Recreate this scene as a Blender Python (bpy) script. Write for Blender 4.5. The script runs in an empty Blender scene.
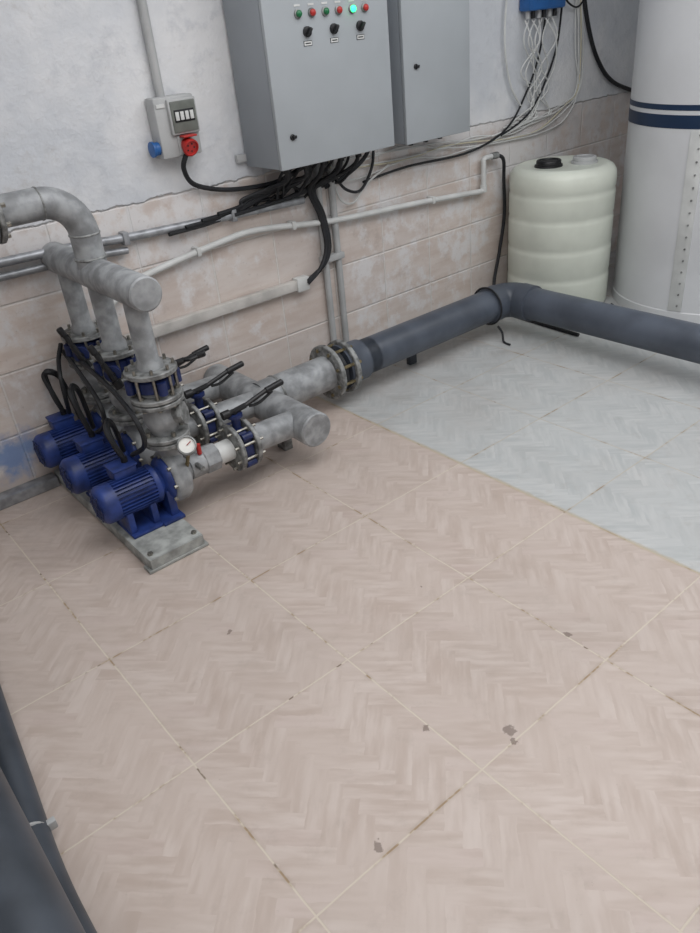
import bpy, bmesh, random
from math import *
from mathutils import Vector, Matrix
random.seed(7)
sc=bpy.context.scene
sc.view_settings.view_transform='Standard'
sc.view_settings.look='None'

# ------------------------------------------------------------ materials
def lin(c):
    r=[]
    for v in c:
        v/=255.0
        r.append(v/12.92 if v<=0.04045 else ((v+0.055)/1.055)**2.4)
    return (r[0],r[1],r[2],1.0)
class NT:
    def __init__(s,name):
        s.m=bpy.data.materials.new(name); s.m.use_nodes=True
        s.t=s.m.node_tree; s.b=s.t.nodes['Principled BSDF']
    def n(s,ty,**k):
        x=s.t.nodes.new(ty)
        for a,v in k.items(): setattr(x,a,v)
        return x
    def put(s,sock,v):
        if isinstance(v,bpy.types.NodeSocket): s.t.links.new(v,sock)
        elif v is not None: sock.default_value=v
    def math(s,op,a,b=None,c=None,clamp=False):
        x=s.n('ShaderNodeMath',operation=op,use_clamp=clamp)
        s.put(x.inputs[0],a)
        if b is not None: s.put(x.inputs[1],b)
        if c is not None: s.put(x.inputs[2],c)
        return x.outputs[0]
    def mix(s,f,a,b):
        x=s.n('ShaderNodeMix',data_type='RGBA')
        s.put(x.inputs[0],f); s.put(x.inputs[6],a); s.put(x.inputs[7],b)
        return x.outputs[2]
    def mixf(s,f,a,b):
        x=s.n('ShaderNodeMix',data_type='FLOAT')
        s.put(x.inputs[0],f); s.put(x.inputs[2],a); s.put(x.inputs[3],b)
        return x.outputs[0]
    def noise(s,vec,scale,detail=3,rough=.5):
        x=s.n('ShaderNodeTexNoise'); s.put(x.inputs['Vector'],vec)
        x.inputs['Scale'].default_value=scale; x.inputs['Detail'].default_value=detail; x.inputs['Roughness'].default_value=rough
        return x.outputs[0]
    def ss(s,v,lo,hi):
        x=s.n('ShaderNodeMapRange',interpolation_type='SMOOTHSTEP')
        s.put(x.inputs[0],v); x.inputs[1].default_value=lo; x.inputs[2].default_value=hi
        return x.outputs[0]
    def xyz(s,x,y,z=0.0):
        c=s.n('ShaderNodeCombineXYZ'); s.put(c.inputs[0],x); s.put(c.inputs[1],y); s.put(c.inputs[2],z)
        return c.outputs[0]
    def pos(s):
        g=s.n('ShaderNodeNewGeometry'); sp=s.n('ShaderNodeSeparateXYZ'); s.t.links.new(g.outputs['Position'],sp.inputs[0])
        return g.outputs['Position'],sp.outputs
    def bump(s,h,strength=.3,dist=.01):
        x=s.n('ShaderNodeBump'); x.inputs['Strength'].default_value=strength; x.inputs['Distance'].default_value=dist
        s.put(x.inputs['Height'],h); s.t.links.new(x.outputs[0],s.b.inputs['Normal'])
def simple(name,col,rough=.5,metal=0.0,var=.12,scale=12,bump=0.0,spec=None,emit=None,sss=0):
    k=NT(name); p,_=k.pos()
    n=k.noise(p,scale,4)
    c=lin(col); d=tuple(v*(1-var*2) for v in c[:3])+(1,); e=tuple(min(1,v*(1+var)) for v in c[:3])+(1,)
    k.put(k.b.inputs['Base Color'],k.mix(k.ss(n,.3,.7),d,e))
    k.put(k.b.inputs['Roughness'],k.math('ADD',rough-.05,k.math('MULTIPLY',n,.1)))
    k.b.inputs['Metallic'].default_value=metal
    if spec is not None: k.b.inputs['Specular IOR Level'].default_value=spec
    if bump: k.bump(k.noise(p,scale*4,4),bump,.004)
    if emit: k.b.inputs['Emission Color'].default_value=lin(col); k.b.inputs['Emission Strength'].default_value=emit
    if sss:
        k.b.inputs['Subsurface Weight'].default_value=sss; k.b.inputs['Subsurface Radius'].default_value=(.05,.05,.045)
    return k.m
M=dict(
 steel=simple('silver_paint_steel',(157,160,162),.55,.2,.18,18,.2),
 steel2=simple('cast_steel',(140,142,141),.55,.3,.28,34,.35),
 galv=simple('galvanised',(165,168,172),.45,.6,.15,25),
 bolt=simple('bolt_zinc',(150,148,140),.4,.8,.2,60),
 brass=simple('bolt_brass',(140,128,98),.4,.7,.2,60),
 blue=simple('blue_motor_paint',(36,58,120),.45,0,.2,20),
 dblue=simple('blue_valve_paint',(28,42,88),.45,0,.15,20),
 black=simple('black_plastic',(22,23,26),.45,0,.1,20),
 rubber=simple('black_cable',(28,30,34),.55,0,.1,20),
 pvc=simple('grey_pvc',(80,87,98),.42,0,.14,6),
 pvcd=simple('dark_grey_pipe',(64,70,78),.42,0,.14,8),
 boxg=simple('cabinet_paint',(165,171,175),.45,0,.03,3),
 boxd=simple('cabinet_side',(148,154,160),.45,0,.03,3),
 whitep=simple('white_plastic',(208,210,208),.5,0,.06,10),
 greyp=simple('grey_plastic',(176,178,178),.5,0,.06,10),
 red=simple('red_plastic',(180,44,40),.4,0,.05,20),
 green=simple('green_lens',(20,110,66),.3,0,.05,20),
 greenon=simple('green_lens_lit',(50,255,140),.3,0,.02,20,emit=3.0),
 blueP=simple('blue_plastic',(40,96,160),.4,0,.05,20),
 base=simple('base_plate_paint',(160,163,160),.6,.1,.2,18,.2),
 drum=simple('barrel_plastic',(215,220,208),.42,0,.05,4,sss=.08),
 tank=simple('tank_white_grp',(214,216,218),.35,0,.03,3),
 navy=simple('navy_stripe',(18,44,74),.4,0,.05,10),
 screen=simple('grey_window',(112,116,110),.3,0,.1,20),
 dial=simple('gauge_dial',(232,232,226),.3,0,.02,10),
 trunk=simple('trunking_pvc',(198,195,190),.5,0,.12,8),
 concrete=simple('concrete_block',(140,138,132),.85,0,.15,20,.3),
 yellow=simple('cable_ivory',(200,194,170),.5,0,.05,20),
)
# floor
def floor_mat():
    k=NT('floor_tiles'); p,o=k.pos(); T=.5
    def cell(v,off):
        a=k.math('DIVIDE',k.math('SUBTRACT',v,off),T); f=k.math('FLOOR',a); return f,k.math('MULTIPLY',k.math('SUBTRACT',a,f),T)
    warp=k.math('MULTIPLY',k.math('SUBTRACT',k.noise(p,9,2),.5),.003)
    ix,ux=cell(k.math('ADD',o[0],warp),.8815); iy,uy=cell(k.math('ADD',o[1],warp),.7761)
    def herr(w,n):
        s=.70710678/w
        hw=k.math('MULTIPLY',k.math('SUBTRACT',k.noise(p,30,2),.5),.014)
        a=k.math('ADD',k.math('MULTIPLY',k.math('ADD',k.math('ADD',ux,hw),uy),s),20.3); b=k.math('ADD',k.math('MULTIPLY',k.math('SUBTRACT',uy,k.math('ADD',ux,hw)),s),40.7)
        i=k.math('FLOOR',a); j=k.math('FLOOR',b)
        kk=k.math('FLOORED_MODULO',k.math('SUBTRACT',i,j),2.0*n)
        H=k.math('LESS_THAN',kk,n-.5)
        idx=k.mixf(H,i,k.math('SUBTRACT',i,kk))
        idy=k.mixf(H,k.math('SUBTRACT',j,k.math('SUBTRACT',2.0*n-1,kk)),j)
        wn=k.n('ShaderNodeTexWhiteNoise',noise_dimensions='3D')
        k.put(wn.inputs['Vector'],k.xyz(idx,idy,k.math('MULTIPLY',H,3.3)))
        r=wn.outputs['Value']
        u=k.mixf(H,b,a); v=k.mixf(H,a,b)
        st=k.noise(k.xyz(k.math('ADD',k.math('MULTIPLY',u,.30),k.math('MULTIPLY',r,37.)),k.math('MULTIPLY',v,1.7),k.math('ADD',k.math('MULTIPLY',ix,1.7),k.math('MULTIPLY',iy,.9))),1.0,2,.5)
        return r,st
    r,st=herr(.040,4)
    tid=k.n('ShaderNodeTexWhiteNoise',noise_dimensions='3D'); k.put(tid.inputs['Vector'],k.xyz(ix,iy,1.0))
    f=k.math('ADD',k.math('MULTIPLY',r,.30),k.math('MULTIPLY',k.ss(st,.2,.8),.70))
    fade=k.mixf(k.ss(k.noise(p,5,3),.35,.65),.35,1.0)
    f=k.mixf(fade,.5,f)
    beige=k.mix(k.ss(f,.1,.9),lin((182,167,157)),lin((200,188,180)))
    beige=k.mix(k.math('MULTIPLY',k.math('MULTIPLY',k.math('GREATER_THAN',r,.82),fade),.25),beige,lin((176,156,149)))
    white=k.mix(k.ss(f,.1,.9),lin((174,178,178)),lin((193,195,194)))
    iswhite=k.math('GREATER_THAN',ix,1.5)
    c=k.mix(iswhite,beige,white)
    c=k.mix(k.math('MULTIPLY',tid.outputs['Value'],.08),c,lin((152,144,140)))
    big=k.noise(p,1.6,4,.6)
    c=k.mix(k.math('MULTIPLY',k.ss(big,.45,.75),.2),c,lin((154,144,136)))
    med=k.noise(p,14,5,.7)
    c=k.mix(k.math('MULTIPLY',k.ss(med,.52,.72),.16),c,lin((146,134,124)))
    fine=k.noise(p,60,4,.7)
    c=k.mix(k.math('MULTIPLY',k.ss(fine,.66,.74),.22),c,lin((128,116,106)))
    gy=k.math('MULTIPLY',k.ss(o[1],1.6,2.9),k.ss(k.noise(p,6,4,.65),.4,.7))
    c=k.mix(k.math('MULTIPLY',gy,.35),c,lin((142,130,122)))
    ex=k.math('MINIMUM',ux,k.math('SUBTRACT',T,ux)); ey=k.math('MINIMUM',uy,k.math('SUBTRACT',T,uy))
    e=k.math('MINIMUM',ex,ey)
    g=k.math('SUBTRACT',1.0,k.ss(e,.0014,.0030))
    gn=k.noise(p,7,4,.7)
    gl=k.mix(iswhite,lin((204,195,180)),lin((186,178,164)))
    gc=k.mix(k.ss(gn,.52,.62),gl,lin((150,128,98)))
    gc=k.mix(k.ss(k.noise(p,15,2,.6),.64,.70),gc,lin((112,98,82)))
    gsoft=k.math('MULTIPLY',k.math('SUBTRACT',1.0,k.ss(e,.002,.012)),k.math('MULTIPLY',k.ss(gn,.45,.65),.25))
    c=k.mix(gsoft,c,lin((140,122,100)))
    c=k.mix(k.math('MULTIPLY',g,.82),c,gc)
    bd=k.math('ABSOLUTE',k.math('SUBTRACT',o[0],1.8835))
    bm_=k.math('MULTIPLY',k.math('SUBTRACT',1.0,k.ss(k.math('ADD',bd,k.math('MULTIPLY',k.math('SUBTRACT',med,.5),.03)),.003,.014)),.55)
    c=k.mix(bm_,c,lin((176,162,136)))
    sn=k.math('MULTIPLY',k.math('SUBTRACT',k.noise(p,45,3,.6),.5),.05)
    for (sx,sy,sr) in [(1.017,.805,.017),(.87,.956,.012),(.575,.804,.013),(1.389,.905,.011),(1.0,.775,.008),(.70,1.62,.009),(1.25,1.35,.005)]:
        d=k.math('SQRT',k.math('ADD',k.math('POWER',k.math('SUBTRACT',o[0],sx),2.0),k.math('POWER',k.math('SUBTRACT',o[1],sy),2.0)))
        m=k.math('SUBTRACT',1.0,k.ss(k.math('ADD',d,sn),sr*.6,sr))
        c=k.mix(k.math('MULTIPLY',m,.7),c,lin((112,98,90)))
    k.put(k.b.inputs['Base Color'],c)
    k.put(k.b.inputs['Roughness'],k.mixf(g,k.math('ADD',.36,k.math('MULTIPLY',med,.22)),.85))
    k.b.inputs['Specular IOR Level'].default_value=.35
    k.bump(k.math('SUBTRACT',1.0,g),.3,.002)
    return k.m
def wall_mat(use_axis=0,tiles=True):
    k=NT('wall_plaster_tiles'); p,o=k.pos(); u=o[use_axis]; z=o[2]
    n1=k.noise(p,2.2,5,.6); n2=k.noise(p,11,5,.65); n3=k.noise(p,50,3,.6)
    pl=k.mix(k.ss(n1,.35,.7),lin((203,207,212)),lin((226,227,228)))
    pl=k.mix(k.math('MULTIPLY',k.ss(n2,.52,.72),.45),pl,lin((184,188,194)))
    pl=k.mix(k.math('MULTIPLY',k.ss(k.noise(p,5,6,.75),.58,.70),.30),pl,lin((176,172,166)))
    W,Hh=.33,.25
    a=k.math('DIVIDE',k.math('ADD',u,.07),W); ia=k.math('FLOOR',a); ua=k.math('MULTIPLY',k.math('SUBTRACT',a,ia),W)
    b=k.math('DIVIDE',z,Hh); ib=k.math('FLOOR',b); ub=k.math('MULTIPLY',k.math('SUBTRACT',b,ib),Hh)
    e=k.math('MINIMUM',k.math('MINIMUM',ua,k.math('SUBTRACT',W,ua)),k.math('MINIMUM',ub,k.math('SUBTRACT',Hh,ub)))
    wn=k.n('ShaderNodeTexWhiteNoise',noise_dimensions='3D'); k.put(wn.inputs['Vector'],k.xyz(ia,ib,4.0))
    st=k.noise(k.xyz(k.math('MULTIPLY',u,3.),k.math('MULTIPLY',z,14.),wn.outputs['Value']),1.2,4,.6)
    t=k.mix(k.ss(st,.3,.7),lin((201,186,176)),lin((217,208,201)))
    t=k.mix(k.math('MULTIPLY',wn.outputs['Value'],.5),t,lin((198,190,186)))
    g=k.math('SUBTRACT',1.0,k.ss(e,.002,.006))
    t=k.mix(k.math('MULTIPLY',g,.6),t,lin((224,222,218)))
    near=k.ss(z,.45,1.05)
    sm=k.ss(k.math('ADD',k.math('ADD',k.math('MULTIPLY',n1,.5),k.math('MULTIPLY',n2,.5)),k.math('MULTIPLY',near,.08)),.49,.61)
    t=k.mix(k.math('MULTIPLY',sm,.85),t,lin((222,221,221)))
    t=k.mix(k.math('MULTIPLY',k.ss(k.noise(p,7,6,.75),.56,.70),.35),t,lin((166,152,144)))
    t=k.mix(k.math('MULTIPLY',k.ss(n3,.60,.74),.3),t,lin((150,138,130)))
    t=k.mix(k.math('MULTIPLY',k.math('SUBTRACT',1.0,k.ss(z,.0,.16)),k.math('MULTIPLY',n2,.6)),t,lin((140,128,120)))
    if use_axis==0:
        dk=k.math('MULTIPLY',k.math('MULTIPLY',k.ss(u,3.2,4.0),k.ss(n2,.35,.6)),k.ss(z,.75,.95))
        t=k.mix(k.math('MULTIPLY',dk,.35),t,lin((158,144,136)))
        dx=k.math('MULTIPLY',k.math('SUBTRACT',u,.53),.8); dz=k.math('SUBTRACT',z,.18)
        d=k.math('SQRT',k.math('ADD',k.math('MULTIPLY',dx,dx),k.math('MULTIPLY',dz,dz)))
        m=k.math('SUBTRACT',1.0,k.ss(k.math('ADD',d,k.math('MULTIPLY',k.math('SUBTRACT',n2,.5),.25)),.03,.13))
        t=k.mix(k.math('MULTIPLY',m,.7),t,lin((60,124,190)))
    edge=k.ss(k.math('ADD',z,k.math('MULTIPLY',k.math('SUBTRACT',n2,.5),.05)),1.0,1.008)
    c=k.mix(edge,t,pl)
    k.put(k.b.inputs['Base Color'],c)
    k.put(k.b.inputs['Roughness'],k.mixf(edge,.55,.9))
    hgt=k.math('ADD',k.math('MULTIPLY',k.math('ADD',n2,k.math('MULTIPLY',n1,1.5)),k.mixf(edge,.25,1.0)),k.math('MULTIPLY',g,k.mixf(edge,-.4,0.0)))
    hgt=k.math('ADD',hgt,k.math('MULTIPLY',edge,.8))
    k.bump(hgt,.55,.016)
    return k.m

# ------------------------------------------------------------ mesh builder
class B:
    def __init__(s,name):
        s.name=name; s.v=[]; s.f=[]; s.fm=[]; s.mats=[]
    def mi(s,m):
        m=M[m] if isinstance(m,str) else m
        if m not in s.mats: s.mats.append(m)
        return s.mats.index(m)
    def add(s,vs,fs,m):
        o=len(s.v); i=s.mi(m); s.v+= [Vector(x) for x in vs]
        for f in fs: s.f.append(tuple(o+q for q in f)); s.fm.append(i)
    def lathe(s,p0,d,prof,m,seg=32):
        p0=Vector(p0); d=Vector(d).normalized()
        a=d.orthogonal().normalized(); b=d.cross(a)
        vs=[];fs=[];rings=[]
        for (t,r) in prof:
            if r<1e-6: vs.append(p0+d*t); rings.append([len(vs)-1])
            else:
                st=len(vs)
                for q in range(seg):
                    an=2*pi*q/seg; vs.append(p0+d*t+(a*cos(an)+b*sin(an))*r)
                rings.append(list(range(st,st+seg)))
        for A,C in zip(rings,rings[1:]):
            for q in range(seg):
                q2=(q+1)%seg
                if len(A)==1 and len(C)==1: break
                if len(A)==1: fs.append((A[0],C[q2],C[q]))
                elif len(C)==1: fs.append((A[q],A[q2],C[0]))
                else: fs.append((A[q],A[q2],C[q2],C[q]))
        s.add(vs,fs,m)
    def cyl(s,p0,p1,r,m,seg=24,r2=None,bev=0):
        p0=Vector(p0);p1=Vector(p1);L=(p1-p0).length; r2=r if r2 is None else r2
        if bev: pr=[(0,0),(0,r-bev),(bev,r),(L-bev,r2),(L,r2-bev),(L,0)]
        else: pr=[(0,0),(0,r),(L,r2),(L,0)]
        s.lathe(p0,p1-p0,pr,m,seg)
    def box(s,lo,hi,m,bev=0.0,mat=None):
        bm=bmesh.new(); bmesh.ops.create_cube(bm,size=1)
        lo=Vector(lo);hi=Vector(hi)
        for v in bm.verts: v.co=Vector(((v.co.x+.5)*(hi.x-lo.x)+lo.x,(v.co.y+.5)*(hi.y-lo.y)+lo.y,(v.co.z+.5)*(hi.z-lo.z)+lo.z))
        if bev: bmesh.ops.bevel(bm,geom=list(bm.edges),offset=bev,segments=2,affect='EDGES',profile=.5)
        bm.verts.index_update()
        vs=[(mat@v.co if mat else v.co.copy()) for v in bm.verts]; fs=[tuple(v.index for v in f.verts) for f in bm.faces]
        bm.free(); s.add(vs,fs,m)
    def tube(s,pts,r,m,seg=10,smooth=8,radii=None):
        P=[Vector(p) for p in pts]
        if smooth and len(P)>2:
            Q=[];n=len(P)
            for i in range(n-1):
                a=P[max(i-1,0)];b=P[i];c=P[i+1];d=P[min(i+2,n-1)]
                for q in range(smooth):
                    t=q/smooth
                    Q.append(.5*((2*b)+(c-a)*t+(2*a-5*b+4*c-d)*t*t+(3*b-a-3*c+d)*t**3))
            Q.append(P[-1]); P=Q
        rad=[r]*len(P) if radii is None else radii
        vs=[];fs=[]
        T=[(P[min(i+1,len(P)-1)]-P[max(i-1,0)]).normalized() for i in range(len(P))]
        a=T[0].orthogonal().normalized()
        for i,p in enumerate(P):
            a=(a-T[i]*a.dot(T[i]))
            a=a.normalized() if a.length>1e-6 else T[i].orthogonal().normalized()
            b=T[i].cross(a)
            for q in range(seg):
                an=2*pi*q/seg; vs.append(p+(a*cos(an)+b*sin(an))*rad[i])
        for i in range(len(P)-1):
            for q in range(seg):
                q2=(q+1)%seg; fs.append((i*seg+q,i*seg+q2,(i+1)*seg+q2,(i+1)*seg+q))
        fs.append(tuple(range(seg))[::-1]); fs.append(tuple((len(P)-1)*seg+q for q in range(seg)))
        s.add(vs,fs,m)
    def arc(s,c,u,v,R,r,a0,a1,m,n=12,seg=28):
        c=Vector(c);u=Vector(u);v=Vector(v)
        s.tube([c+(u*cos(a0+(a1-a0)*i/n)+v*sin(a0+(a1-a0)*i/n))*R for i in range(n+1)],r,m,seg,0)
    def torus(s,c,d,R,r,m,n=28,seg=8):
        d=Vector(d).normalized(); a=d.orthogonal().normalized(); b=d.cross(a); c=Vector(c)
        s.tube([c+(a*cos(2*pi*i/n)+b*sin(2*pi*i/n))*R for i in range(n+1)],r,m,seg,0)
    def flange(s,p,d,r,t,m,nb=8,br=None,bl=None,bolt='bolt',bs=.008):
        p=Vector(p);d=Vector(d).normalized()
        s.lathe(p-d*t/2,d,[(0,0),(0,r-.003),(.003,r),(t-.003,r),(t,r-.003),(t,0)],m,36)
        a=d.orthogonal().normalized(); b=d.cross(a); br=br or r*.8; bl=bl or t+.02
        for i in range(nb):
            an=2*pi*(i+.5)/nb; q=p+(a*cos(an)+b*sin(an))*br
            s.cyl(q-d*bl/2,q+d*bl/2,bs,bolt,6)
    def done(s,loc=None,ang=35):
        me=bpy.data.meshes.new(s.name); me.from_pydata([tuple(v) for v in s.v],[],s.f)
        for m in s.mats: me.materials.append(m)
        me.polygons.foreach_set('material_index',s.fm)
        bm=bmesh.new(); bm.from_mesh(me); bmesh.ops.recalc_face_normals(bm,faces=bm.faces); bm.to_mesh(me); bm.free()
        me.polygons.foreach_set('use_smooth',[True]*len(me.polygons))
        me.set_sharp_from_angle(angle=radians(ang)); me.update()
        ob=bpy.data.objects.new(s.name,me); sc.collection.objects.link(ob)
        return ob
WY=2.937
X=Vector((1,0,0));Y=Vector((0,1,0));Z=Vector((0,0,1))
# ------------------------------------------------------------ room
b=B('floor'); b.box((-1.6,-2.0,-.1),(5.2,2.94,0),floor_mat()); b.done()
wm=wall_mat(0); wm2=wall_mat(1)
b=B('wall_back'); b.box((-1.6,2.94,0),(5.2,3.06,2.9),wm); b.done()
b=B('wall_front'); b.box((-1.6,-2.12,0),(5.2,-2.0,2.9),wm); b.done()
b=B('wall_right'); b.box((5.2,-2.12,0),(5.32,3.06,2.9),wm2); b.done()
b=B('wall_left'); b.box((-1.72,-2.12,0),(-1.6,3.06,2.9),wm2); b.done()
b=B('ceiling'); b.box((-1.72,-2.12,2.9),(5.32,3.06,3.0),simple('ceiling_white',(225,226,228),.9)); b.done()

# ------------------------------------------------------------ pumps
PY=[2.28,2.56,2.84]; AX=.19; RX=.92; VX=1.2; MXs=1.485
def pump(y):
    b=B('water_pump'); c=Vector((0,y,AX))
    b.lathe(c+X*.615,X,[(0,0),(0,.045),(.004,.060),(.014,.069),(.022,.071),(.060,.071),(.060,.066)],'blue',36)
    for rr in (.018,.032,.046): b.torus(c+X*.614,X,rr,.0022,'dblue',24,6)
    for i in range(6):
        an=pi*i/3; b.cyl(c+X*.613,c+X*.613+Vector((0,cos(an),sin(an)))*.056,.0022,'dblue',6)
    b.lathe(c+X*.67,X,[(0,0),(0,.060),(.15,.060),(.15,0)],'blue',32)
    for i in range(30):
        an=2*pi*i/30; mt=Matrix.Translation(c)@Matrix.Rotation(an,4,'X')
        b.box((.675,-.0018,.056),(.815,.0018,.070),'blue',0,mt)
    b.lathe(c+X*.815,X,[(0,0),(0,.068),(.006,.072),(.018,.072),(.022,.062),(.035,.055),(.045,.075),(.055,.082),(.062,.082),(.062,0)],'blue',36)
    b.box((.70,y-.005,AX+.058),(.785,y+.068,AX+.100),'blue',.006)
    b.box((.696,y-.009,AX+.098),(.789,y+.072,AX+.108),'blue',.004)
    b.cyl((.76,y+.03,AX+.106),(.76,y+.03,AX+.125),.012,'black',12)
    for xx in (.70,.79): b.box((xx-.012,y-.055,.052),(xx+.012,y+.055,AX-.045),'blue',.003)
    b.box((.685,y-.075,.0525),(.815,y+.075,.064),'blue',.003)
    b.box((.845,y-.06,.052),(.875,y+.06,AX-.02),'blue',.004)
    b.box((.80,y-.085,.0525),(.885,y+.085,.066),'blue',.003)
    b.lathe(c+X*.877,X,[(0,0),(0,.088),(.006,.096),(.018,.100),(.045,.100),(.062,.092),(.074,.070),(.082,.045),(.11,.040),(.11,0)],'steel',40)
    for i in range(8):
        an=2*pi*i/8; q=c+Vector((0,cos(an),sin(an)))*.088; b.cyl(q+X*.868,q+X*.884,.007,'bolt',6)
    b.cyl((RX,y,AX+.06),(RX,y,.335),.040,'steel',28,.046)
    b.flange((RX,y,.335),Z,.082,.018,'steel2',4,.062)
    b.cyl(c+X*.97,c+X*1.05,.048,'steel',28)
    b.cyl(c+X*1.03,c+X*1.09,.054,'steel',8,bev=.003)
    b.cyl(c+X*1.09,c+X*1.155,.042,'whitep' if y<2.4 else 'steel',24)
    b.cyl((.99,y-.04,AX+.02),(.99,y-.085,AX+.02),.010,'steel2',8)
    b.cyl((1.02,y-.02,AX+.045),(1.02,y-.02,AX+.085),.009,'red' if y<2.4 else 'bolt',8)
    b.done()
for y in PY: pump(y)
b=B('pump_base_plate')
b.box((.665,2.06,.001),(.875,2.93,.052),'base',.006)
b.box((.655,2.05,.001),(.885,2.10,.012),'base',.002)
b.box((.668,2.054,.012),(.872,2.06,.05),'base')
for xx in (.685,.855): 
    b.cyl((xx,2.085,.050),(xx,2.085,.060),.010,'bolt',6)
b.done()

def butterfly(ctr,ax,stem,lev,rb=.074,w=.046,lift=.03,size=1.0,body='dblue'):
    b=B('butterfly_valve'); c=Vector(ctr); ax=Vector(ax); stem=Vector(stem).normalized(); lev=Vector(lev).normalized()
    h=w/2
    b.lathe(c-ax*h,ax,[(0,.0),(0,rb-.02),(.002,rb-.006),(.008,rb),(w-.008,rb),(w-.002,rb-.006),(w,rb-.02),(w,0)],body,36)
    side=ax.cross(stem)
    for sx in (-1,1):
        for st in (-1,1):
            q=c+side*sx*.06+stem*st*.055
            b.cyl(q-ax*h*.9,q+ax*h*.9,.016,body,14)
    b.cyl(c+stem*(rb-.01),c+stem*(rb+.05),.017,body,16)
    top=c+stem*(rb+.052)
    b.cyl(top-stem*.006,top+stem*.006,.030,body,20)
    b.cyl(top,top+stem*.022,.012,'black',12)
    p=top+stem*.016
    b.tube([p-lev*.035,p,p+lev*.05+stem*.004],.011,'black',8,0)
    b.cyl(p-lev*.05,p-lev*.02,.017,'black',12)
    g=p+lev*.05+stem*.004
    L=.17*size
    b.tube([g,g+lev*L*.3+stem*lift*.4,g+lev*L*.7+stem*lift*.9,g+lev*L+stem*lift],.009,'black',10,6,)
    b.tube([g+lev*L*.1-stem*.010,g+lev*L*.35-stem*.022+stem*lift*.3,g+lev*L*.72-stem*.014+stem*lift*.8],.006,'black',8,6)
    b.cyl(g+lev*L*.55+stem*lift*.72,g+lev*L*1.02+stem*lift,.0125,'black',12,bev=.004)
    b.done()
for y in PY:
    butterfly((VX,y,AX),X,Z,(1,-.06,.06))
b=B('suction_manifold_pipe')
for y in PY:
    b.flange((VX-.035,y,AX),X,.094,.018,'steel2',8,.076,.02)
    b.flange((VX+.035,y,AX),X,.094,.018,'steel2',8,.076,.02)
    a=Vector((VX,y,AX))
    for i in range(8):
        an=2*pi*(i+.5)/8; q=a+Vector((0,cos(an),sin(an)))*.078
        b.cyl(q-X*.062,q+X*.062,.0055,'bolt',6)
    b.cyl((VX+.035,y,AX),(MXs,y,.178),.054,'steel',28)
b.lathe((MXs,2.165,.175),Y,[(0,0),(.0,.066),(.006,.072),(.012,.0715),(.013,.069),(.016,.0715),(.765,.0715),(.765,0)],'steel',40)
b.cyl((MXs,2.575,.175),(1.87,2.575,.175),.080,'steel',36)
b.torus((1.575,2.575,.175),X,.079,.006,'steel2',32,8)
b.flange((1.865,2.575,.175),X,.128,.022,'steel2',8,.106,.03,bs=.011)
b.flange((1.90,2.575,.175),X,.105,.02,'rubber',0)
for yy in (2.42,2.85):
    b.box((MXs-.02,yy-.03,.001),(MXs+.02,yy+.03,.11),'steel2',.002)
b.done()
b=B('grey_pvc_pipe'); c=Vector((0,2.575,.175)); r=.084; EX=3.125
b.flange((1.955,2.575,.175),X,.125,.024,'steel2',8,.104,.03,bs=.011)
for i in range(8):
    an=2*pi*(i+.5)/8; 
    a=X.orthogonal().normalized(); bb=X.cross(a); q=c+(a*cos(an)+bb*sin(an))*.105
    b.cyl(q+X*1.845,q+X*1.985,.008,'brass',8)
b.lathe(c+X*1.93,X,[(0,0),(0,.09),(.0,.106),(.06,.104),(.075,.096),(.13,.095),(.135,r),(.20,r)],'pvc',40)
b.cyl(c+X*2.0,(EX-.13,2.575,.175),r,'pvc',40)
b.lathe((EX-.17,2.575,.175),X,[(0,r),(.002,.094),(.075,.095),(.077,.088)],'pvc',40)
b.arc((EX-.095,2.575-.095,.175),Y,X,.095,.092,0,pi/2,'pvc',14,40)
b.lathe((EX,2.575-.17,.175),Y,[(0,r),(.002,.094),(.075,.095),(.077,.088)],'pvc',40)
b.cyl((EX,2.575-.13,.175),(EX,-1.95,.175),r,'pvc',40)
b.lathe((EX,1.02,.175),Y,[(0,r),(.002,.094),(.12,.094),(.122,r)],'pvc',40)
for p in [(2.45,2.635),(EX+.02,.7),(EX,-1.0)]:
    b.box((p[0]-.025,p[1]-.01,0.001),(p[0]+.025,p[1]+.02,.12),'pvcd',.005)
b.done()

MZ=.88
for y in PY:
    b=B('check_valve')
    b.flange((RX,y,.356),Z,.084,.016,'steel2',4,.064,.05)
    b.lathe((RX,y,.364),Z,[(0,.045),(.02,.052),(.045,.064),(.07,.064),(.095,.052),(.12,.045)],'steel',32)
    b.cyl((RX,y,.42),(RX+.05,y-.055,.435),.034,'steel2',20)
    b.cyl((RX+.05,y-.055,.435),(RX+.058,y-.063,.437),.042,'steel2',8)
    b.flange((RX,y,.488),Z,.090,.016,'steel2',8,.072,.035)
    b.flange((RX,y,.508),Z,.090,.016,'steel2',8,.072,.035)
    b.done()
    butterfly((RX,y,.556),Z,(-.55,-.83,0),(-.3,.2,.9),rb=.07,w=.05,lift=.0,size=.45) if y>2.3 else butterfly((RX,y,.556),Z,(.80,.6,0),(.83,-.5,.2),rb=.07,w=.05,lift=.0,size=.45)
b=B('discharge_manifold_pipe')
for y in PY:
    b.cyl((RX,y,.515),(RX,y,.532),.05,'steel',24)
    b.flange((RX,y,.600),Z,.090,.018,'steel2',8,.074,.02)
    for i in range(8):
        an=2*pi*(i+.5)/8; q=Vector((RX,y,.56))+Vector((cos(an),sin(an),0))*.077
        b.cyl(q-Z*.065,q+Z*.065,.0055,'bolt',6)
    b.lathe((RX,y,.605),Z,[(0,.046),(.02,.046),(.035,.037),(MZ-.605,.037)],'steel',28)
b.lathe((RX,2.17,MZ),Y,[(0,0),(.0,.050),(.005,.0555),(.012,.0555),(.014,.053),(.018,.0555),(.76,.0555),(.76,0)],'steel',36)
AY=2.56; AZ=1.135; ER=.12; PR=.05
b.cyl((RX,AY,MZ),(RX,AY,AZ-ER),PR,'steel',32)
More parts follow.
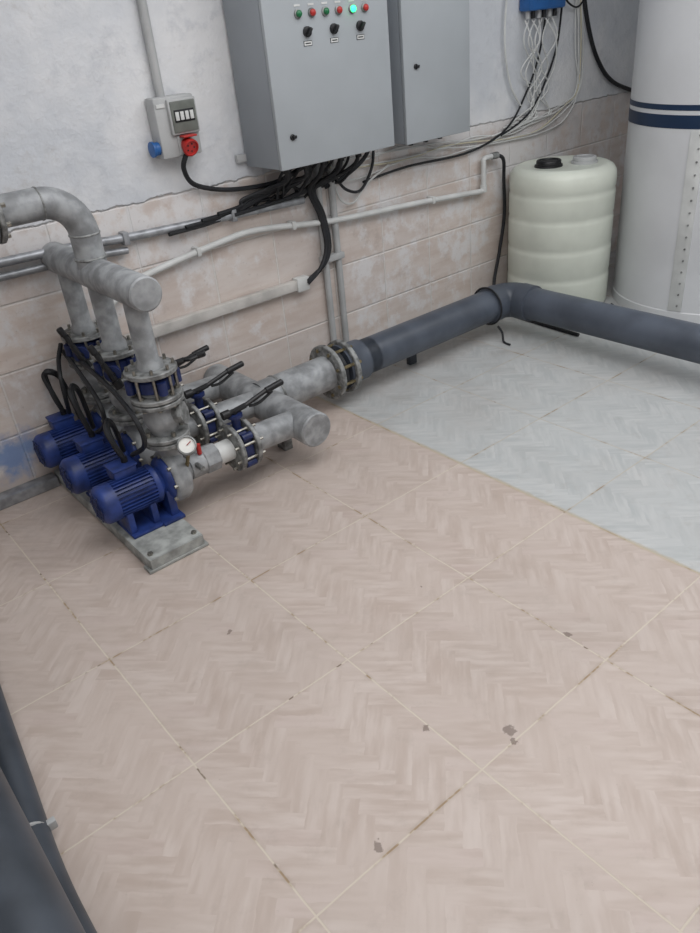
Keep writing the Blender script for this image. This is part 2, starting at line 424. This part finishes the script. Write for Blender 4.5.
b.torus((RX,AY,AZ-ER),Z,PR-.001,.004,'steel2',28,8)
b.arc((RX-ER,AY,AZ-ER),X,Z,ER,PR,0,pi/2,'steel',14,32)
b.torus((RX-ER,AY,AZ),X,PR-.001,.004,'steel2',28,8)
b.cyl((RX-ER,AY,AZ),(-1.58,AY,AZ),PR,'steel',32)
b.torus((RX,AY,MZ+.056),Z,PR,.006,'steel2',28,8)
b.flange((.655,AY,AZ),X,.092,.018,'steel2',8,.074,.05)
b.flange((.632,AY,AZ),X,.092,.018,'steel2',8,.074,.02)
b.done()
b=B('pressure_gauge')
g=Vector((.94,2.175,.335)); fd=Vector((-.25,-.75,.6)).normalized()
b.lathe(g-fd*.014,fd,[(0,0),(0,.030),(.004,.034),(.026,.034),(.028,.031),(.028,.028)],'steel2',32)
b.lathe(g+fd*.004,fd,[(0,.028),(.003,.028),(.003,0)],'dial',32)
b.cyl(g+fd*.009,g+fd*.009+Vector((.015,-.005,.012)),.0015,'red',6)
b.cyl(g-Z*.03,(.94,2.21,.24),.007,'brass',10)
b.done()

b=B('motor_cable_bundle')
for i,y in enumerate(PY):
    for j in range(2):
        o=j*.022; h=.05 if i else 0
        b.tube([(.76,y+.03,AX+.12),(.745,y+.03+o*.5,AX+.17+h*.5),(.735+o*.6,y+.05+o,AX+.225+h),(.76+o*.5,min(y+.10+o,2.88),AX+.235+h),(.80,min(y+.16,2.90),AX+.18+h),(.83,min(y+.22,2.91),AX+.05)],.0095,'rubber',8,8)
b.tube([(.80,2.33,.30),(.815,2.23,.37),(.805,2.22,.47),(.81,2.38,.53),(.83,2.65,.54),(.88,2.91,.5)],.009,'rubber',8,8)
b.tube([(.785,2.60,.30),(.79,2.5,.37),(.79,2.5,.46),(.81,2.7,.52),(.84,2.91,.53)],.009,'rubber',8,8)
b.tube([(.78,2.86,.30),(.765,2.80,.38),(.77,2.80,.47),(.80,2.86,.52),(.84,2.91,.56)],.009,'rubber',8,8)
b.done()

# ------------------------------------------------------------ left pipes on floor
b=B('dark_grey_drain_pipe')
b.cyl((-.075,2.90,.2),(-.075,-1.9,.2),.085,'pvcd',40)
b.lathe((-.075,.60,.2),Y,[(0,.085),(.002,.095),(.09,.095),(.092,.085)],'pvcd',40)
for yy in (2.6,1.75,-.4):
    b.box((-.125,yy-.05,.001),(-.025,yy+.05,.125),'concrete',.004)
b.done()
b=B('black_hose_pipe')
b.tube([(-.02,.3,.042),(-.01,.9,.042),(-.005,1.2,.042),(.025,1.5,.042),(.075,1.95,.042),(.14,2.4,.042),(.22,2.86,.042)],.038,'pvcd',20,8)
b.torus((-.001,1.33,.042),(.07,1,0),.039,.005,'greyp',28,8)
b.box((.034,1.322,.03),(.06,1.338,.055),'greyp',.002)
b.done()

# ------------------------------------------------------------ cabinets
def cab(name,x0,x1,y0,z0,z1):
    b=B(name)
    b.box((x0,y0+.022,z0),(x1,WY-.012,z1),'boxd',.004)
    b.box((x0-.002,y0,z0-.002),(x1+.002,y0+.019,z1+.002),'boxg',.004)
    b.box((x0+.006,y0+.015,z0+.006),(x1-.006,y0+.03,z1-.006),'black')
    for xx in (x0+.05,x1-.05):
        for zz in (z0+.05,z1-.05): b.cyl((xx,WY-.015,zz),(xx,WY,zz),.012,'boxd',10)
    return b
b=cab('electrical_control_cabinet',1.815,2.43,2.66,1.05,1.86)
fy=2.66
def lamp(x,z,m):
    b.lathe((x,fy+.001,z),-Y,[(0,.0165),(.006,.0165),(.008,.013),(.009,.012)],'steel2',24)
    b.lathe((x,fy+.001,z),-Y,[(.006,.0125),(.016,.0115),(.020,.007),(.021,0)],m,20)
for i,(x,g) in enumerate([(1.972,'green'),(2.104,'green'),(2.240,'greenon')]):
    lamp(x,1.583,g); lamp(x+.066,1.583,'red')
    xs=x+.035
    b.lathe((xs,fy+.001,1.522),-Y,[(0,.0185),(.010,.0185),(.012,.014),(.012,0)],'black',24)
    b.box((xs-.005,fy-.028,1.508),(xs+.005,fy-.008,1.536),'black',.002,Matrix.Translation((xs,0,1.522))@Matrix.Rotation(radians(35),4,'Y')@Matrix.Translation((-xs,0,-1.522)))
    b.box((xs-.020,fy-.0015,1.474),(xs+.020,fy+.001,1.492),'black')
    b.box((xs-.018,fy-.0022,1.476),(xs+.018,fy,1.490),'whitep')
    b.box((xs-.013,fy-.0026,1.481),(xs+.013,fy,1.485),'black')
    for xx in (x,x+.066): b.box((xx-.014,fy-.0015,1.607),(xx+.014,fy+.001,1.614),'whitep')
def lock(x,z,fy):
    b.lathe((x,fy+.001,z),-Y,[(0,.0115),(.006,.0115),(.008,.009),(.008,0)],'black',20)
    b.box((x-.002,fy-.012,z-.006),(x+.016,fy-.006,z+.006),'black',.002)
lock(1.882,1.165,fy); lock(1.882,1.75,fy)
for i in range(9):
    xx=1.90+.05*i; yy=2.76+.05*(i%2)
    b.cyl((xx,yy,1.052),(xx,yy,1.018),.014,'black',12)
b.box((1.77,WY-.02,1.07),(1.83,WY-.001,1.10),'greyp',.002)
b.done()
b=cab('electrical_junction_cabinet',2.585,3.01,2.74,1.025,1.78)
lock(2.655,1.34,2.74)
for xx in (2.7,2.8,2.9): b.cyl((xx,2.84,1.03),(xx,2.84,1.0),.012,'black',12)
b.done()

# socket enclosure: breaker window above, red five-pin socket with sprung lid and blue socket below
b=B('power_socket_box')
b.box((1.412,2.865,1.145),(1.585,WY,1.36),'greyp',.008)
b.box((1.462,2.850,1.225),(1.583,2.87,1.350),'greyp',.005)
b.box((1.470,2.846,1.232),(1.576,2.852,1.342),'screen',.003)
b.box((1.480,2.844,1.268),(1.566,2.848,1.312),'black',.001)
for i in range(4): b.box((1.484+.021*i,2.842,1.275),(1.499+.021*i,2.846,1.305),'whitep',.001)
b.box((1.42,2.861,1.325),(1.455,2.866,1.338),'whitep')
q=Vector((1.520,2.865,1.185)); d=Vector((0,-1,-.35)).normalized()
b.box((1.483,2.860,1.150),(1.557,2.867,1.220),'greyp',.003)
b.lathe(q,d,[(0,.0),(0,.028),(.020,.029),(.024,.033),(.034,.033),(.036,.028),(.030,.026),(.030,0)],'red',28)
for i in range(5):
    an=2*pi*i/5; u1=X; v1=d.cross(X)
    qq=q+d*.030+(u1*cos(an)+v1*sin(an))*.015; b.cyl(qq,qq+d*.0015,.0035,'black',8)
b.box((1.490,2.822,1.214),(1.550,2.858,1.222),'red',.003)
q=Vector((1.412,2.895,1.185))
b.lathe(q,-X,[(0,0),(0,.024),(.018,.025),(.022,.029),(.030,.029),(.032,.022),(.032,0)],'blueP',24)
b.done()
b=B('wall_conduit'); b.cyl((1.475,WY-.018,1.355),(1.475,WY-.018,2.88),.017,'greyp',16)
for zz in (1.8,2.4): b.torus((1.475,WY-.018,zz),Z,.018,.004,'whitep',20,6)
b.done()
b=B('galvanised_conduit')
b.tube([(-1.5,WY-.022,.925),(.7,WY-.022,.91),(1.27,WY-.022,.885),(2.08,WY-.022,.86)],.017,'galv',14,4)
b.tube([(-1.5,WY-.022,.865),(.7,WY-.022,.86),(1.2,WY-.022,.84)],.014,'galv',14,4)
for xx,zz in ((.3,.915),(1.2,.888),(1.7,.872)): b.box((xx-.012,WY-.044,zz-.025),(xx+.012,WY,zz+.025),'galv',.003)
b.done()
b=B('vertical_conduit')
for xx in (2.175,2.255):
    b.cyl((xx,WY-.018,.06),(xx,WY-.018,1.04),.016,'greyp',16)
b.box((2.15,WY-.04,.55),(2.28,WY,.58),'greyp',.003)
b.done()
b=B('white_water_pipe')
b.tube([(1.0,WY-.03,.60),(1.12,WY-.03,.68),(1.23,WY-.03,.725),(1.60,WY-.03,.775),(1.82,WY-.03,.785),(2.24,WY-.03,.735),(2.8,WY-.03,.705),(3.22,WY-.03,.675)],.014,'whitep',14,6)
b.tube([(3.22,WY-.03,.675),(3.285,WY-.03,.672),(3.30,WY-.03,.69),(3.30,WY-.03,.80),(3.305,WY-.03,.835),(3.37,WY-.04,.84)],.014,'whitep',14,6)
b.cyl((3.355,WY-.04,.84),(3.40,WY-.04,.84),.018,'steel2',12)
b.cyl((3.30,WY-.03,.665),(3.30,WY-.03,.70),.019,'whitep',14)
for xx,zz in ((1.5,.765),(2.0,.765),(2.9,.70)): b.box((xx-.01,WY-.048,zz-.018),(xx+.01,WY,zz+.018),'whitep',.003)
b.done()
b=B('drinking_water_hose')
b.tube([(3.40,WY-.04,.84),(3.44,WY-.05,.81),(3.47,WY-.03,.70),(3.485,WY-.025,.5),(3.44,WY-.03,.3),(3.36,WY-.06,.12),(3.30,2.78,.012),(3.27,2.5,.010),(3.25,2.2,.010)],.010,'rubber',10,8)
b.done()
b=B('cable_trunking')
b.box((1.10,WY-.035,.465),(2.03,WY,.51),'trunk',.003)
b.box((1.98,WY-.042,.455),(2.05,WY,.52),'whitep',.004)
b.done()
b=B('floor_cable_duct')
b.box((-1.5,WY-.06,.001),(.66,WY,.045),'galv',.003); b.done()

b=B('cabinet_cable_bundle')
for i in range(9):
    xx=1.90+.05*i; yy=2.76+.05*(i%2)
    if i<4:
        zz=.955+.012*random.uniform(-1,1)
        b.tube([(xx,yy,1.025),(xx+.01,yy+.02,.985),(xx-.02,WY-.06,zz),(xx-.14,WY-.03,.925),(1.74-.03*i,WY-.028,.90-.01*i),(1.62-.08*i,WY-.045,.895-.010*i)],.009,'rubber',8,8)
    elif i<7:
        b.tube([(xx,yy,1.025),(xx,yy+.04,.97),(2.10+.015*(i-4),WY-.05,.90),(2.15+.012*(i-4),WY-.04,.78),(2.165+.010*(i-4),WY-.05,.64),(2.12+.012*(i-4),WY-.05,.52+.006*i),(2.04,WY-.04,.485+.006*(i-4))],.010,'rubber',8,8)
    else:
        b.tube([(xx,yy,1.025),(xx,yy+.04,.98),(xx-.06,WY-.06,.93),(xx-.2,WY-.04,.90),(1.95,WY-.035,.885),(1.7,WY-.04,.875)],.009,'rubber',8,8)
for i in range(10):
    a=1.92+.045*i; c2=a+random.uniform(-.12,.12)
    b.tube([(a,2.80,1.03),(a+random.uniform(-.03,.03),2.84,.98),((a+c2)/2,2.89,.93+random.uniform(-.03,.02)),(c2,2.915,.91+random.uniform(-.04,.03)),(c2-.1,2.92,.88+random.uniform(-.03,.03))],.0065,'rubber',8,8)
b.tube([(1.50,2.85,1.15),(1.49,2.87,1.10),(1.54,WY-.03,1.03),(1.66,WY-.02,.985),(1.80,WY-.02,.965),(1.95,WY-.03,.965),(2.05,2.85,1.01)],.010,'rubber',10,8)
b.tube([(2.40,2.82,1.04),(2.47,2.86,1.06),(2.45,2.90,.98),(2.35,2.92,.92),(2.22,2.92,.89)],.010,'rubber',8,8)
b.tube([(2.27,WY-.03,.93),(2.33,WY-.03,.86),(2.42,WY-.03,.84),(2.50,WY-.03,.93),(2.52,WY-.03,1.03)],.007,'rubber',8,8)
b.done()
b=B('white_cable_bundle')
rs=random.Random(3)
for i in range(5):
    o=.014*i; j=lambda: rs.uniform(-.028,.028)
    b.tube([(2.15+.03*i,2.86,1.03),(2.22+.02*i,2.91,.965),(2.4,WY-.012,.905+o+j()),(2.75,WY-.012,.92+o+j()),(3.0,WY-.012,.90+o+j()),(3.25,WY-.012,.895+o+j()),(3.55,WY-.012,.885+o+j()),(3.80,WY-.012,.915+o*.9+j()),(4.02,WY-.015,.96+o+j()),(4.12+o*.5+j(),WY-.015,1.08),(4.10+o+j(),WY-.015,1.3),(4.08+j(),WY-.015,1.6)],.0036,'yellow' if i==2 else 'whitep',6,8)
for i in range(9):
    xx=3.62+.028*i
    b.tube([(xx,WY-.03,1.46),(xx+rs.uniform(-.10,.08),WY-.06,1.36),(xx+rs.uniform(-.13,.10),WY-.03,1.22),(xx+rs.uniform(-.10,.14),WY-.02,1.10),(xx-.05+rs.uniform(-.14,.12),WY-.02,.98),(xx-.25+rs.uniform(-.1,.1),WY-.015,.915+.01*i)],.004,'whitep',6,8)
b.tube([(2.26,WY-.02,.95),(2.30,WY-.02,.82),(2.38,WY-.02,.79),(2.47,WY-.02,.86),(2.62,WY-.02,.92)],.005,'whitep',6,8)
b.tube([(3.50,WY-.02,1.7),(3.47,WY-.02,1.4),(3.52,WY-.02,1.18),(3.62,WY-.02,1.05)],.006,'whitep',6,8)
b.done()
b=B('sensor_cable_bundle')
b.tube([(3.80,WY-.02,1.46),(3.74,WY-.03,1.28),(3.66,WY-.02,1.12),(3.50,WY-.02,.96),(3.2,WY-.016,.885),(2.75,WY-.016,.89),(2.45,WY-.016,.87)],.006,'rubber',6,8)
b.tube([(3.95,WY-.02,1.75),(3.92,WY-.03,1.45),(3.88,WY-.02,1.25),(3.70,WY-.02,1.02),(3.45,WY-.02,.93)],.006,'rubber',6,8)
b.tube([(4.16,WY-.02,2.0),(4.13,WY-.02,1.62),(4.18,WY-.02,1.42),(4.30,WY-.02,1.22),(4.48,WY-.02,1.08),(4.8,WY-.02,.98)],.012,'rubber',8,8)
b.tube([(4.22,WY-.02,1.62),(4.1,WY-.02,1.5),(3.98,WY-.03,1.52),(3.90,WY-.03,1.6)],.005,'rubber',6,8)
b.done()
b=B('blue_dosing_controller')
b.box((3.60,2.86,1.50),(3.90,WY,1.70),'blueP',.012)
b.box((3.63,2.855,1.56),(3.87,2.862,1.67),'navy',.003)
for i in range(6): b.cyl((3.63+.045*i,2.90,1.505),(3.63+.045*i,2.90,1.465),.012,'black' if i%2 else 'greyp',12)
b.done()

# ------------------------------------------------------------ barrel
b=B('plastic_water_barrel'); R=.285
pr=[(0.001,0),(0.001,R-.03),(.008,R-.012),(.03,R-.002)]
for zz in (.20,.36,.52,.65):
    pr+=[(zz-.03,R),(zz-.013,R-.001),(zz,R-.006),(zz+.013,R-.001)]
pr+=[(.70,R),(.735,R-.004),(.758,R-.018),(.772,R-.042),(.776,R-.06),(.770,R-.075),(.770,0)]
b.lathe((3.635,2.635,0),Z,pr,'drum',64)
for (cx,cy,rr,m) in [(3.555,2.67,.066,'black'),(3.715,2.555,.062,'greyp')]:
    b.lathe((cx,cy,.768),Z,[(0,rr+.01),(.012,rr+.008),(.014,rr),(.032,rr),(.036,rr-.004),(.036,rr-.014),(.030,rr-.016),(.030,0)],m,32)
b.done(ang=50)

# ------------------------------------------------------------ tank
b=B('water_storage_tank'); TR=.5; TC=Vector((4.215,2.035,0))
b.lathe(TC,Z,[(0.001,0),(0.001,TR+.004),(.05,TR+.004),(.055,TR),(.95,TR),(2.25,TR),(2.40,TR-.06),(2.48,TR-.2),(2.52,0)],'tank',96)
b.lathe(TC,Z,[(.955,TR-.001),(.955,TR+.0015),(1.015,TR+.0015),(1.015,TR-.001)],'navy',96)
b.lathe(TC,Z,[(1.035,TR-.001),(1.035,TR+.0015),(1.060,TR+.0015),(1.060,TR-.001)],'navy',96)
az=radians(191.0); rd=Vector((cos(az),sin(az),0)); tg=Vector((-sin(az),cos(az),0))
mt=Matrix(((rd.x,tg.x,0,TC.x),(rd.y,tg.y,0,TC.y),(0,0,1,0),(0,0,0,1)))
b.box((TR-.004,-.035,.06),(TR+.006,.035,.95),'whitep',.002,mt)
for i in range(15):
    b.cyl(mt@Vector((TR+.004,.012,.09+.06*i)),mt@Vector((TR+.011,.012,.09+.06*i)),.005,'steel2',8)
b.done(ang=30)

b=B('floor_cable')
b.tube([(3.34,2.30,.006),(3.40,2.20,.006),(3.55,2.15,.006),(3.66,2.2,.006),(3.76,2.34,.006)],.006,'rubber',6,8)
b.done()
b=B('pipe_tie_cable')
b.torus((EX-.17,2.575,.175),X,.099,.005,'rubber',28,8)
b.tube([(EX-.17,2.50,.08),(EX-.17,2.47,.05),(EX-.18,2.45,.008),(EX-.19,2.40,.007)],.006,'rubber',6,6)
b.done()

# ------------------------------------------------------------ lights
def area(name,loc,sx,sy,e,col=(1,.98,.96)):
    l=bpy.data.lights.new(name,'AREA'); l.shape='RECTANGLE'; l.size=sx; l.size_y=sy; l.energy=e; l.color=col
    o=bpy.data.objects.new(name,l); o.location=loc; sc.collection.objects.link(o)
area('ceiling_lamp',(1.6,.9,2.86),2.6,2.0,54,(.99,.985,1))
area('ceiling_lamp',(3.9,.6,2.86),1.8,2.0,30,(.97,.98,1))
area('ceiling_lamp',(-.4,-.4,2.86),1.8,2.2,29,(1,.99,.98))
w=bpy.data.worlds.new('World'); sc.world=w; w.use_nodes=True
w.node_tree.nodes['Background'].inputs[0].default_value=(.6,.65,.7,1); w.node_tree.nodes['Background'].inputs[1].default_value=.3

# ------------------------------------------------------------ camera
r=Vector((.76363,-.63963,-.08801)).normalized(); f=Vector((.51657,.68703,-.51102)).normalized()
d=f.cross(r).normalized(); r=d.cross(f)
cam=bpy.data.cameras.new('Camera'); cam.sensor_fit='VERTICAL'; cam.sensor_height=36; cam.lens=751.08/933*36; cam.clip_start=.02
co=bpy.data.objects.new('Camera',cam); sc.collection.objects.link(co)
co.matrix_world=Matrix(((r.x,-d.x,-f.x,0),(r.y,-d.y,-f.y,0),(r.z,-d.z,-f.z,1.5536),(0,0,0,1)))
sc.camera=co
